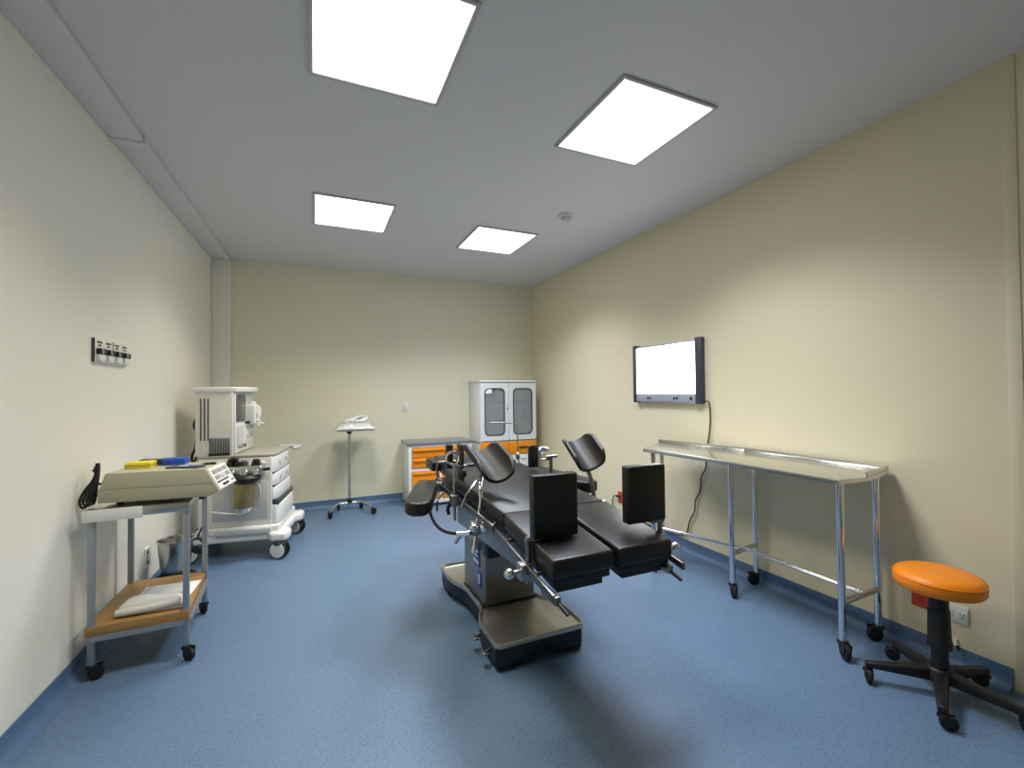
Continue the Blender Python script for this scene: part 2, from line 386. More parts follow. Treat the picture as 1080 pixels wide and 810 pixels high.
# medical gas panel on the left wall
gy0, gy1, gz0, gz1 = 2.845, 3.245, 1.456, 1.576
gx = xl(3.1)
t = thing('gas_outlet_panel', 'white wall panel with four black medical gas outlets on left wall', 'gas outlet panel', (gx, 3.145, gz0))
def gxx(y): return xl(y)
b = B(); b.poly8([(xl(gy0), gy0, gz0), (xl(gy0) + .012, gy0, gz0), (xl(gy1) + .012, gy1, gz0), (xl(gy1), gy1, gz0), (xl(gy0), gy0, gz1), (xl(gy0) + .012, gy0, gz1), (xl(gy1) + .012, gy1, gz1), (xl(gy1), gy1, gz1)], .002)
b.build('back_plate', 'plate', t)
B().box(xl(3.14) + .011, xl(3.14) + .014, 3.043, 3.046, 1.51, 1.574).build('seam', 'grey', t)
B().box(xl(gy0) - .001, xl(gy0) + .013, gy0 - .003, gy0, gz0, gz1, .001).build('edge_strip', 'dgrey', t)
for i in range(4):
    y = 2.897 + i * .1; x = xl(y) + .012
    g = B().box(x - .002, x + .016, y - .036, y + .036, 1.462, 1.496, .005).build('gas_outlet', 'white', t)
    B().box(x - .002, x + .020, y - .039, y + .039, 1.496, 1.525, .005).build('lock_ring', 'black', g)
    B().torus((x + .02, y - .018, 1.511), (1, 0, 0), .010, .002, 16, 6).build('latch', 'lgrey', g)
    B().box(x, x + .012, y + .037, y + .05, 1.474, 1.49, .003).build('hose_stub', 'black', g)
    lb = B()
    lb.box(x, x + .0015, y - .028, y + .028, 1.553, 1.562); lb.box(x, x + .0015, y - .013, y + .013, 1.537, 1.546)
    lb.build('label_strip', 'dgrey', g)

# ------------------------------------------------------------------ casters
def caster(parent, x, y, r=.03, ang=0.0, m='rubber', wtop=None):
    """swivel caster: hood and twin wheel, parented to a leg or frame; returns the part"""
    wt = wtop or 2 * r + .018
    off = V((math.cos(ang), math.sin(ang), 0)) * r * .55
    ax = V((-math.sin(ang), math.cos(ang), 0))
    c = V((x, y, r)) + off
    b = B()
    b.cyl((x, y, wt - .014), (x, y, wt + .012), .009, seg=12)
    b.lathe([(0, wt - .006), (r * .6, wt - .008), (r * .72, wt - .02), (r * .6, wt - .024), (0, wt - .024)], (x, y, 0), 16)
    for k in (-1, 1):
        p = c + ax * k * r * .42
        b.prism([(-r * .5, -.2 * r), (r * .5, -.2 * r), (r * .8, wt - .012 - r), (-r * .9, wt - .012 - r)], -.0025, .0025,
                mtx=Matrix.Translation(p) @ Matrix((( off.normalized().x, 0, ax.x, 0), (off.normalized().y, 0, ax.y, 0), (0, 1, 0, 0), (0, 0, 0, 1))))
    o = b.build('caster', 'black', parent)
    w = B()
    w.cyl(c - ax * r * .36, c + ax * r * .36, r, seg=24, bev=r * .18)
    w.build('wheel', m, o)
    return o

# ------------------------------------------------------------------ instrument trolley (left)
t = thing('instrument_trolley', 'grey tubular trolley with wood lower shelf beside the left wall', 'trolley', (-.75, 2.9, 0))
legs = [(-.925, 2.64), (-.572, 2.65), (-.935, 3.15), (-.59, 3.15)]
for (x, y), an in zip(legs, (.3, -.6, 1.2, 2.2)):
    lg = B().box(x - .0125, x + .0125, y - .0125, y + .0125, .07, .735, .003).build('leg', 'zinc', t)
    caster(lg, x, y, .03, an)
B().poly8([(-.95, 2.62, .725), (-.555, 2.628, .725), (-.572, 3.17, .725), (-.955, 3.17, .725),
           (-.95, 2.62, .768), (-.555, 2.628, .768), (-.572, 3.17, .768), (-.955, 3.17, .768)], .004).build('top_shelf', 'steel', t)
tag(B().poly8([(-.952, 2.612, .717), (-.735, 2.616, .717), (-.735, 2.623, .717), (-.952, 2.62, .717),
           (-.952, 2.612, .771), (-.735, 2.616, .771), (-.735, 2.623, .771), (-.952, 2.62, .771)], .002).build('apron_panel', 'white', t), 'white panel on the left half of the shelf front')
B().poly8([(-.945, 2.622, .20), (-.558, 2.632, .20), (-.588, 3.168, .20), (-.95, 3.168, .20),
           (-.945, 2.622, .245), (-.558, 2.632, .245), (-.588, 3.168, .245), (-.95, 3.168, .245)], .003).build('lower_shelf', 'wood', t)
b = B()
b.tube([(-.925, 2.632, .19), (-.572, 2.642, .19)], .012, square=True); b.tube([(-.935, 3.158, .19), (-.59, 3.158, .19)], .012, square=True)
b.tube([(-.932, 2.64, .19), (-.94, 3.15, .19)], .012, square=True); b.tube([(-.565, 2.65, .19), (-.582, 3.15, .19)], .012, square=True)
b.build('shelf_frame', 'zinc', t)

# electrosurgical unit lying on the trolley
t = thing('electrosurgical_unit', 'long cream electronic unit with slanted button panel on the trolley', 'medical device', (-.68, 2.78, .79))
sil = [(-.915, .795), (-.47, .795), (-.462, .80), (-.425, .852), (-.487, .925), (-.905, .925), (-.92, .85)]
def xz_prism(poly, y0, y1, bev):
    m = Matrix(((1, 0, 0, 0), (0, 0, 1, 0), (0, 1, 0, 0), (0, 0, 0, 1)))
    return B().prism([(x, z) for x, z in poly], y0, y1, bev, 2, m)
xz_prism([(-.918, .85), (-.446, .85), (-.487, .925), (-.893, .925)], 2.64, 2.905, .003).build('upper_case', 'cream', t)
xz_prism([(-.922, .788), (-.478, .788), (-.47, .79), (-.426, .812), (-.446, .85), (-.922, .85)], 2.641, 2.904, .0025).build('lower_case', 'cream_shaded', t)
nrm = V((.111, 0, .061)).normalized()
p = V((-.4265, 2.772, .814)); q = V((-.486, 2.772, .923)); up = (q - p).normalized()
def panel_mtx(u, v): # u along y, v up the slope
    o = p + up * v + V((0, u, 0)) + nrm * .0005
    return Matrix(((0, up.x, nrm.x, o.x), (1, up.y, nrm.y, o.y), (0, up.z, nrm.z, o.z), (0, 0, 0, 1)))
fp = B().box(-.118, .118, .002, .12, -.001, .003, .001, 1, panel_mtx(0, 0)).build('front_panel', 'white', t)
for u, v, w, h, m in ((-.07, .095, .055, .022, 'grey'), (.0, .095, .055, .022, 'grey'), (.07, .095, .05, .022, 'grey'), (-.07, .064, .055, .022, 'grey'),
                      (.0, .064, .055, .022, 'lgrey'), (.07, .064, .05, .022, 'grey'), (-.03, .04, .16, .008, 'dgrey'), (-.02, .018, .08, .012, 'black'), (.085, .02, .04, .012, 'grey')):
    B().box(-w / 2, w / 2, -h / 2, h / 2, .002, .007, .002, 1, panel_mtx(u, v)).build('button', m, fp)
for x in (-.86, -.52):
    for y in (2.70, 2.86): B().cyl((x, y, .7685), (x, y, .7885), .014, seg=14).build('foot', 'rubber', t)
for z in (.868, .815): B().box(-.958, -.915, 2.70, 2.72, z - .005, z + .005, .003).build('cord_hook', 'black', t)
b = B()
for k in range(3):
    a = .013 * k
    b.tube([(-.962, 2.715 - a, .965 - a), (-.955, 2.69 + a, .90), (-.985 + a, 2.665, .845), (-1.0 + a, 2.655, .80), (-.985 + a, 2.65, .765 + a), (-.965 + a, 2.655, .78), (-.955, 2.675 + a, .85), (-.945, 2.70, .93), (-.955, 2.715, .965)], .0055, 8, 2)
tag(b.build('cord_bundle', 'rubber', t), 'black coiled cord hanging at the rear')

t.rotation_euler = (0, 0, R(-8)); t.location.x += .02
esu = t
# things lying on the unit
t = thing('card_box', 'flat yellow box lying on the cream electronic unit', 'box', (-.822, 2.80, .9255), R(4))
B().box(-.053, .053, -.04, .04, .0, .028, .002).build('carton', 'yellow', t, world=False)
B().box(-.0535, .0535, -.0405, .0405, .011, .0145, .0005).build('lid_seam', 'gasket', t, world=False)
t = thing('card_box', 'flat blue box lying behind the yellow box on the cream unit', 'box', (-.695, 2.86, .9255), R(3))
B().box(-.05, .05, -.035, .035, .0, .032, .002).build('carton', 'blue', t, world=False)
B().box(-.0505, .0505, -.0355, .0355, .014, .017, .0005).build('lid_seam', 'navy', t, world=False)
t = thing('card_box', 'flat dark grey box between the yellow and blue boxes', 'box', (-.795, 2.88, .9255), R(-3))
B().box(-.06, .045, -.025, .025, .0, .03, .002).build('carton', 'dgrey', t, world=False)
B().box(-.04, .035, -.018, .018, .0298, .0306).build('label', 'grey', t, world=False)
t = thing('printed_packet', 'flat grey packet with blue print lying on the cream unit', 'packet', (-.59, 2.71, .9255), R(-12))
B().prism([(-.085, -.028), (.07, -.034), (.085, .0), (.07, .036), (-.075, .03)], 0, .008, .003).build('sleeve', 'dgrey', t, world=False)
B().box(-.03, .05, -.02, .018, .0078, .009, .0005).build('print_label', 'bluelabel', t, world=False)
B().box(-.035, .01, -.012, .002, .0088, .0096).build('white_print', 'paper', t, world=False)
t = thing('electrode_clip', 'small flat black clip beside the slanted panel of the unit', 'clip', (-.512, 2.79, .9255))
B().prism([(-.026, -.012), (.0, -.016), (.024, -.008), (.024, .008), (.0, .016), (-.026, .012)], 0, .009, .003).build('body', 'black', t, world=False)
B().tube([(-.024, 0, .006), (-.034, .006, .005), (-.04, .0, .004), (-.034, -.006, .004)], .0025, 6, 1).build('lead', 'rubber', t, world=False)

for o_ in [o for o in C.objects if o.parent is None and o.name.split('.')[0] in ('card_box', 'printed_packet', 'electrode_clip')]:
    d_ = V((o_.location.x + .68, o_.location.y - 2.78, 0)); d_.rotate(Euler((0, 0, R(-8))))
    o_.location = (esu.location.x + d_.x, esu.location.y + d_.y, o_.location.z); o_.rotation_euler.z += R(-8)
# packet of papers on wood shelf
t = thing('document_pack', 'white papers in a folded plastic sleeve on the wood shelf', 'papers', (-.715, 2.86, .2455), R(-3))
def sheet(w, d, h, seed, curl=0.0, fold=0.0):
    bm = bmesh.new(); rnd = random.Random(seed); nx, ny = 18, 12; top = []; ph = rnd.random() * 6
    for j in range(ny + 1):
        row = []
        for i in range(nx + 1):
            u, v = i / nx - .5, j / ny - .5
            z = h * (1 - (2 * abs(u)) ** 8) * (1 - (2 * abs(v)) ** 8) + .004 * math.sin(9 * u + ph) * math.cos(7 * v + ph) + curl * max(0, abs(u) - .3) * 2 + fold * max(0, -v - .25)
            row.append(bm.verts.new((u * w, v * d, max(.001, z))))
        top.append(row)
    bot = [[bm.verts.new((v.co.x, v.co.y, 0)) for v in r] for r in top]
    for j in range(ny):
        for i in range(nx):
            bm.faces.new((top[j][i], top[j][i + 1], top[j + 1][i + 1], top[j + 1][i])); bm.faces.new((bot[j][i], bot[j + 1][i], bot[j + 1][i + 1], bot[j][i + 1]))
    for i in range(nx):
        bm.faces.new((bot[0][i], bot[0][i + 1], top[0][i + 1], top[0][i])); bm.faces.new((top[ny][i], top[ny][i + 1], bot[ny][i + 1], bot[ny][i]))
    for j in range(ny):
        bm.faces.new((top[j][0], top[j + 1][0], bot[j + 1][0], bot[j][0])); bm.faces.new((bot[j][nx], bot[j + 1][nx], top[j + 1][nx], top[j][nx]))
    bmesh.ops.recalc_face_normals(bm, faces=bm.faces[:])
    b = B(); b._add(bm); return b
sheet(.25, .34, .012, 3, fold=.03).build('paper_stack', 'paper', t, world=False)
b = sheet(.27, .12, .05, 5, curl=.03); b.bm.transform(Matrix.Translation((0, -.125, .004))); b.tube([(-.125, -.185, .02), (-.05, -.19, .024), (.03, -.183, .026), (.125, -.178, .036)], .017, 10, 1); b.tube([(-.11, -.10, .03), (0, -.115, .04), (.12, -.105, .05)], .012, 10, 1)
b.build('folded_sleeve', 'plasticbag', t, world=False)
b = sheet(.18, .16, .006, 8); b.bm.transform(Matrix.Translation((-.01, .05, .0145))); b.build('leaflet', 'lgrey', t, world=False)

# kick bucket behind trolley
t = thing('kick_bucket', 'shiny steel bucket on a black wheeled ring behind the trolley', 'bucket', (-.815, 3.55, 0))
B().lathe([(0, .135), (.07, .135), (.076, .142), (.094, .365), (.101, .37), (.101, .376), (.092, .376), (.088, .36), (.07, .15), (0, .146)], (-.825, 3.55, -.022), 40).build('pail', 'pail', t)
b = B(); b.torus((-.825, 3.55, .10), (0, 0, 1), .105, .017, 32, 10); b.torus((-.825, 3.55, .115), (0, 0, 1), .074, .008, 28, 8)
for k in range(4):
    a = k * math.pi / 2 + .5; b.cyl((-.825 + .102 * math.cos(a), 3.55 + .102 * math.sin(a), .05), (-.825 + .102 * math.cos(a), 3.55 + .102 * math.sin(a), .10), .009)
rg = b.build('wheeled_ring', 'rubber', t)
for k in range(4):
    a = k * math.pi / 2 + .5; caster(rg, -.825 + .102 * math.cos(a), 3.55 + .102 * math.sin(a), .022, a + 1)

# ------------------------------------------------------------------ anaesthesia machine (local x = outward from wall, y = along wall)
t = thing('anaesthesia_machine', 'white anaesthesia machine on four big wheels by the left wall', 'anaesthesia machine', (-.23, 3.965, 0), R(-9))
P_ = dict(world=False)
# base: rounded chassis with corner feet
b = B()
b.prism([(-.68, .0), (-.60, .03), (-.12, .03), (-.07, -.035), (.02, -.035), (.045, .0), (.045, .10), (.0, .15), (.0, .50), (.045, .55), (.045, .65), (.02, .685), (-.07, .685), (-.12, .62), (-.60, .62), (-.68, .65)], .135, .205, .02, 3)
b.box(-.60, -.03, .02, .63, .20, .255, .012, 3)
base = b.build('base', 'white', t, **P_)
B().box(-.47, -.08, .006, .03, .195, .243, .01, 3).build('tray_recess', 'lgrey', base, **P_)
for x, y, a in ((-.02, .0, -.35), (-.02, .645, -.5), (-.67, .07, .3), (-.67, .61, .3)):
    r = .068; b = B(); dx, dy = math.cos(a), math.sin(a); ax = V((-dy, dx, 0)); c = V((x, y, r))
    b.cyl((x, y, r * 1.2), (x, y, .14), .016); b.lathe([(0, .135), (.045, .135), (.05, .118), (.045, .105), (0, .105)], (x, y, 0), 20)
    b.cyl(c - ax * .012, c + ax * .012, r * .75, seg=24)
    cst = b.build('caster', 'dgrey', t, **P_)
    for k in (-1, 1):
        w = B(); w.cyl(c + ax * k * .012, c + ax * k * .036, r, seg=36, bev=.007); wh = w.build('wheel', 'rubber', cst, **P_)
    w = B()
    for k in (-1, 1): w.lathe([(0, .004), (r * .55, .006), (r * .84, .003), (r * .9, -.002), (0, -.002)], c + ax * k * .036, 32, ax * k)
    w.build('wheel_disc', 'offwhite', cst, **P_)
# lower cabinet body and drawers
B().box(-.60, -.085, .045, .60, .255, .79, .012, 3).build('cabinet_body', 'offwhite', t, **P_)
B().box(-.50, -.115, .040, .047, .30, .60, .006).build('side_panel', 'lgrey', t, **P_)
zz = [(.66, .788), (.555, .65), (.445, .545), (.262, .405)]
for i, (z0, z1) in enumerate(zz):
    xo = -.062 + (.035 if i == 3 else 0.006 * i)
    d = B()
    y0, y1 = .05, .595
    d.prism([(-.10, y0), (xo - .03, y0), (xo - .012, y0 + .02), (xo, y0 + .10), (xo, y1 - .10), (xo - .012, y1 - .02), (xo - .03, y1), (-.10, y1)], z0, z1, .006, 2)
    dr = d.build('drawer', 'white', t, **P_)
    if i < 2:
        for y in (.19, .42): B().box(xo - .002, xo + .003, y - .012, y + .012, (z0 + z1) / 2 - .016, (z0 + z1) / 2 + .016, .002).build('drawer_lock', 'grey', dr, **P_)
    if i == 3: B().box(-.10, xo - .012, .055, .59, .40, .445, .01).build('handle_recess', 'dgrey', dr, **P_)
    else: B().box(-.10, xo - .014, .055, .59, z0 - .012, z0 + .004, .003).build('handle_recess', 'black', dr, **P_)
# worktop
b = B(); b.prism([(-.60, .045), (-.10, .045), (-.072, .065), (-.06, .14), (-.06, .50), (-.072, .58), (-.10, .60), (-.60, .60)], .79, .812, .006, 3)
b.build('worktop', 'worktop', t, **P_)
b = B(); b.tube([(-.16, .62, .795), (-.16, .67, .80), (-.03, .675, .80), (.0, .66, .80), (.0, .60, .795), (-.04, .58, .79)], .017, 12, 2); b.build('push_handle', 'lgrey', t, **P_)
# upper gas column
col = B().box(-.625, -.365, .06, .565, .808, 1.305, .008, 3).build('gas_column', 'offwhite', t, **P_)
b = B(); b.prism([(-.635, .05), (-.39, .05), (-.345, .07), (-.30, .16), (-.295, .46), (-.33, .56), (-.39, .58), (-.635, .58)], 1.302, 1.345, .01, 3); b.build('top_shelf', 'white', t, **P_)
b = B()
for x in (-.585, -.56, -.535): b.box(x - .004, x + .004, .055, .062, .93, 1.255, .002)
b.build('side_rail', 'dgrey', col, **P_)
b = B(); b.box(-.528, -.385, .054, .062, .82, .95, .003); gr = b.build('vent_grille', 'grey', col, **P_)
b = B()
for k in range(8): b.box(-.522 + k * .0185, -.516 + k * .0185, .049, .055, .828, .944, .001)
b.build('grille_bar', 'dgrey', gr, **P_)
B().box(-.53, -.385, .045, .06, .812, .83, .004).build('rubber_sill', 'rubber', col, **P_)
# front of the column
B().box(-.37, -.352, .075, .55, .82, 1.295, .006).build('front_panel', 'white', t, **P_)
B().box(-.354, -.346, .09, .31, 1.065, 1.285, .004).build('screen', 'screen', t, **P_)
fm = B().box(-.354, -.347, .11, .27, .86, 1.03, .004).build('flowmeter_block', 'lgrey', t, **P_)
for k in range(3):
    y = .14 + k * .05
    B().cyl((-.344, y, .885), (-.344, y, 1.02), .007, seg=12).build('flow_tube', 'white', fm, **P_)
    B().cyl((-.35, y, .868), (-.325, y, .868), .012, seg=14, bev=.002).build('flow_knob', 'black' if k == 2 else 'grey', fm, **P_)
gp = B().box(-.354, -.347, .30, .53, .88, 1.05, .004).build('gauge_panel', 'white', t, **P_)
for y, z in ((.36, 1.01), (.36, .94), (.45, 1.01), (.45, .94)): B().lathe([(0, .012), (.018, .012), (.024, .006), (.024, 0), (0, 0)], (-.348, y, z), 20, (1, 0, 0)).build('gauge', 'lgrey', gp, **P_)
B().box(-.352, -.32, .30, .335, 1.04, 1.06, .004).build('toggle', 'black', t, **P_)
# pair of vaporiser / regulator modules on the far front side
for y, dz in ((.39, .0), (.50, -.03)):
    v = B().box(-.352, -.285, y - .045, y + .045, 1.03 + dz, 1.20 + dz, .014, 3).build('vaporiser', 'white', t, **P_)
    B().cyl((-.318, y, 1.20 + dz), (-.318, y, 1.22 + dz), .03, .026, seg=24, bev=.004).build('dial', 'offwhite', v, **P_)
    B().box(-.285, -.279, y - .02, y + .02, 1.09 + dz, 1.13 + dz, .002).build('badge', 'lgrey', v, **P_)
    B().cyl((-.285, y, 1.06 + dz), (-.258, y, 1.055 + dz), .011, seg=14, bev=.002).build('filler_spout', 'offwhite', v, **P_)
# breathing circuit on near side
mf = B().box(-.40, -.13, -.06, .05, .665, .735, .014, 3).build('breathing_manifold', 'steel', t, **P_)
for x, r in ((-.34, .03), (-.25, .03), (-.17, .024)): B().lathe([(0, .03), (r * .8, .028), (r, .018), (r, 0), (0, 0)], (x, -.06, .69), 22, (0, -1, 0)).build('valve', 'chrome', mf, **P_)
for x, y, r, h, m in ((-.36, .0, .035, .05, 'black'), (-.31, -.03, .022, .035, 'black'), (-.28, .02, .03, .03, 'dgrey'), (-.19, -.01, .03, .045, 'black'), (-.15, .02, .022, .02, 'lgrey')):
    B().cyl((x, y, .73), (x + .012, y - .006, .735 + h), r, r * .85, seg=18, bev=.004).build('port', m, mf, **P_)
B().tube([(-.36, .0, .775), (-.33, -.04, .80), (-.30, -.03, .785)], .014, 10, 1).build('elbow', 'black', mf, **P_)
B().cyl((-.13, -.01, .70), (-.085, -.03, .705), .012, bev=.002).build('spigot', 'black', mf, **P_)
B().lathe([(0, .07), (.09, .065), (.105, .045), (.10, .025), (.06, .0), (0, -.002)], (-.25, -.03, .605), 32).build('canister_head', 'black', t, **P_)
cn = B().lathe([(0, 0), (.066, .0), (.07, .006), (.07, .185), (.066, .19), (.066, .006), (0, .005)], (-.26, -.03, .42), 36).build('absorber_canister', 'amber', t, **P_)
B().lathe([(0, .008), (.060, .008), (.060, .075), (.03, .085), (0, .08)], (-.26, -.03, .42), 30).build('granules', 'granule', cn, **P_)
B().tube([(-.196, -.03, .595), (-.155, -.03, .59), (-.15, -.03, .47), (-.195, -.03, .45)], .009, 10, 2).build('canister_handle', 'cream', cn, **P_)
b = B(); b.cyl((-.26, -.03, .385), (-.26, -.03, .42), .04, .06, seg=24, bev=.004); b.box(-.275, -.245, -.03, .045, .375, .395, .005)
b.tube([(-.26, -.03, .385), (-.30, -.045, .37), (-.40, -.03, .385), (-.50, .02, .39)], .01, 10, 2); b.tube([(-.25, -.03, .385), (-.19, -.045, .395), (-.165, -.04, .405)], .008, 10, 1)
b.build('canister_bracket', 'chrome', t, **P_)
B().tube([(-.622, .17, 1.12), (-.66, .16, 1.09), (-.668, .155, 1.03), (-.64, .15, 1.0), (-.65, .15, .93), (-.655, .15, .86), (-.68, .15, .81), (-.67, .14, .74), (-.64, .15, .80), (-.655, .155, .88)], .009, 8, 2).build('rear_cable', 'rubber', t, **P_)
b = B()
for k in range(3): b.torus((-.555, -.075, .17 + .006 * k), (.3, 1, .1 * k), .055 - .006 * k, .007, 22, 8)
b.tube([(-.555, -.075, .22), (-.55, -.06, .26), (-.56, .03, .28)], .007, 8, 1)
b.build('coiled_power_cord', 'rubber', t, **P_)

# ------------------------------------------------------------------ mayo stand with wrapped bundle
t = thing('mayo_stand', 'single-pole steel instrument stand on casters near the back wall', 'instrument stand', (.355, 5.1, 0))
b = B()
b.tube([(.14, 4.93, .075), (.22, 5.22, .075), (.25, 5.25, .075), (.46, 5.25, .075), (.49, 5.22, .075), (.56, 4.93, .075)], .0145, 12, 1)
fr = b.build('base_frame', 'steel', t)
for x, y in ((.14, 4.935), (.56, 4.935), (.245, 5.25), (.465, 5.25)): caster(fr, x, y, .03 if y < 5 else .022, random.random() * 3, wtop=.075)
B().cyl((.355, 5.25, .07), (.355, 5.25, .86), .0135, seg=16).build('pole', 'steel', t)
B().lathe([(0, .0), (.026, .0), (.026, .03), (.015, .05), (0, .05)], (.355, 5.25, .075), 20).build('socket', 'black', t)
B().lathe([(0, .0), (.022, .0), (.03, .025), (.022, .05), (0, .05)], (.355, 5.25, .835), 20).build('clamp_collar', 'black', t)
b = B(); b.tube([(.355, 5.25, .875), (.355, 5.05, .88)], .012); b.box(.215, .59, 4.95, 5.28, .885, .891, .002); b.box(.215, .59, 4.95, 4.957, .89, .902, .002); b.box(.215, .59, 5.273, 5.28, .89, .902, .002)
b.box(.215, .222, 4.95, 5.28, .89, .902, .002); b.box(.583, .59, 4.95, 5.28, .89, .902, .002)
b.build('tray', 'steel', t)
t = thing('wrapped_bundle', 'white hoses in crumpled clear plastic wrap on the pole stand', 'bundle', (.40, 5.11, .9045))
b = sheet(.40, .35, .06, 21, curl=-.05)
for v in b.bm.verts:
    if v.co.z > .01: v.co.z += random.uniform(-.012, .012); v.co.x += random.uniform(-.008, .008); v.co.y += random.uniform(-.008, .008)
b.build('plastic_wrap', 'plasticbag', t, world=False, smooth=60)
b = B()
for k, (dx, dy, r) in enumerate(((.0, .0, .10), (.03, .01, .085), (.05, -.02, .075))):
    b.tube([(dx - r, dy, .07), (dx - r * .7, dy + r * .6, .085 + .008 * k), (dx + r * .2, dy + r * .8, .105 + .012 * k), (dx + r, dy + r * .2, .10 + .01 * k), (dx + r * .8, dy - r * .6, .09), (dx, dy - r * .8, .078)], .014, 10, 2)
b.build('coiled_hose', 'white', t, world=False)

# ------------------------------------------------------------------ drawer cabinet
x0, x1, y0, y1, z1 = .955, 1.69, 5.0, 5.40, .695
t = thing('drawer_cabinet', 'low white cabinet with orange drawers and a grey top, back wall', 'cabinet', ((x0 + x1) / 2, 5.2, 0))
B().box(x0, x1, y0 + .02, y1, .03, z1, .006).build('carcass', 'white', t)
b = B(); b.box(x0, x0 + .035, y0, y0 + .03, .03, z1, .003); b.box(x1 - .035, x1, y0, y0 + .03, .03, z1, .003); b.box(x0 + .03, x1 - .03, y0, y0 + .028, z1 - .03, z1, .003)
b.box(x0 + .03, x1 - .03, y0 + .003, y0 + .03, .398, .43, .003); b.box(x0 + .03, x1 - .03, y0, y0 + .028, .03, .075, .003); b.box(1.31, 1.335, y0 + .003, y0 + .028, .07, .40, .002)
b.build('face_frame', 'white', t)
B().box(x0 - .012, x1 + .012, y0 - .015, y1, z1, z1 + .028, .005).build('countertop', 'greytop', t)
for z0, zt in ((.55, .66), (.435, .545)):
    d = B().box(x0 + .038, x1 - .038, y0 - .004, y0 + .03, z0, zt, .005).build('drawer', 'orange', t)
    b = B(); b.prism([(x0 + .045, y0 - .004), (x0 + .06, y0 - .022), (x1 - .06, y0 - .022), (x1 - .045, y0 - .004)], zt - .035, zt - .012, .005); b.build('drawer_pull', 'orange', d)
for xa, xb in ((x0 + .038, 1.308), (1.337, x1 - .038)):
    d = B().box(xa, xb, y0 - .004, y0 + .03, .078, .395, .005).build('door', 'orange', t)
    B().box(xa + .01, xb - .01, y0 - .018, y0 - .003, .365, .385, .005).build('door_pull', 'orange', d)
for x in (x0 + .03, x1 - .03):
    for y in (y0 + .04, y1 - .04): B().cyl((x, y, 0), (x, y, .032), .018, seg=14).build('foot', 'dgrey', t)

# ------------------------------------------------------------------ tall medicine cabinet
x0, x1, y0, y1, z1 = 1.812, 2.562, 5.03, 5.42, 1.405
t = thing('medicine_cabinet', 'tall white glass-door cabinet with orange band in back right corner', 'cabinet', ((x0 + x1) / 2, 5.22, 0))
b = B()
b.box(x0, x0 + .02, y0 + .02, y1, .05, z1, .004); b.box(x1 - .02, x1, y0 + .02, y1, .05, z1, .004); b.box(x0, x1, y1 - .012, y1, .05, z1, .003)
b.box(x0 - .006, x1 + .006, y0 - .002, y1, z1 - .006, z1 + .018, .005); b.box(x0, x1, y0 + .02, y1, .66, .68, .003); b.box(x0, x1, y0 + .02, y1, .04, .07, .003)
b.build('carcass', 'white', t)
for z in (.92, 1.15): B().box(x0 + .02, x1 - .02, y0 + .05, y1 - .012, z, z + .006).build('shelf', 'clear', t)
def rrect(cx, cz, w, h, r, n=8):
    out = []
    for sx, sz, a0 in ((1, 1, 0), (-1, 1, 90), (-1, -1, 180), (1, -1, 270)):
        for k in range(n + 1):
            a = R(a0 + 90 * k / n); out.append((cx + sx * (w / 2 - r) + r * math.cos(a), cz + sz * (h / 2 - r) + r * math.sin(a)))
    return out
def ring_panel(outer, inner, ya, yb):
    """flat panel with a rounded hole (outer and inner outlines have the same count), lying in xz"""
    t_ = bmesh.new(); n = len(inner)
    L = [[t_.verts.new((x, y, z)) for x, z in o] for y in (ya, yb) for o in (outer, inner)]
    oa, ia, ob, ib = L
    for i in range(n):
        j = (i + 1) % n
        for q in ((oa[i], oa[j], ia[j], ia[i]), (ob[i], ib[i], ib[j], ob[j]), (ia[i], ia[j], ib[j], ib[i]), (oa[i], ob[i], ob[j], oa[j])): t_.faces.new(q)
    bmesh.ops.recalc_face_normals(t_, faces=t_.faces[:])
    b = B(); b._add(t_); return b
xm = (x0 + x1) / 2
for xa, xb in ((x0 + .004, xm - .003), (xm + .003, x1 - .004)):
    cx, cz, w, h = (xa + xb) / 2, 1.04, xb - xa, .70
    gw, gh = .255, .565
    d = ring_panel(rrect(cx, cz, w, h, .012), rrect(cx, cz, gw, gh, .055), y0, y0 + .02).build('door', 'white', t)
    ring_panel(rrect(cx, cz, gw + .012, gh + .012, .06), rrect(cx, cz, gw - .016, gh - .016, .047), y0 - .004, y0 + .006).build('gasket', 'gasket', d)
    b = B(); b.prism(rrect(cx, cz, gw, gh, .055), 0, .004, mtx=Matrix(((1, 0, 0, 0), (0, 0, 1, y0 + .008), (0, 1, 0, 0), (0, 0, 0, 1)))); b.build('glass_pane', 'glass', d)
    if xa > xm - .01:
        pass
    else:
        b = B(); b.box(xm - .03, xm - .012, y0 - .006, y0 + .002, 1.06, 1.13, .003); b.build('lock_plate', 'chrome', d)
        B().cyl((xm - .021, y0 - .005, 1.075), (xm - .021, y0 - .012, 1.075), .007, seg=14).build('key_lock', 'black', d)
for xa, xb in ((x0 + .004, xm - .003), (xm + .003, x1 - .004)):
    d = B().box(xa, xb, y0, y0 + .03, .515, .672, .004).build('drawer', 'orange', t)
    B().box((xa + xb) / 2 - .06, (xa + xb) / 2 + .06, y0 - .014, y0 + .002, .585, .605, .005).build('drawer_pull', 'black', d)
    d = B().box(xa, xb, y0, y0 + .02, .075, .505, .004).build('lower_door', 'white', t)
    B().box((xa + xb) / 2 - .04, (xa + xb) / 2 + .04, y0 - .012, y0 + .002, .455, .47, .004).build('door_pull', 'white', d)
for x in (x0 + .03, x1 - .03):
    for y in (y0 + .05, y1 - .04): B().cyl((x, y, 0), (x, y, .06), .018, seg=14).build('foot', 'dgrey', t)

# ------------------------------------------------------------------ operating table
T = thing('operating_table', 'black padded operating table with leg supports on a steel pedestal', 'operating table', (1.0, 2.4, 0))
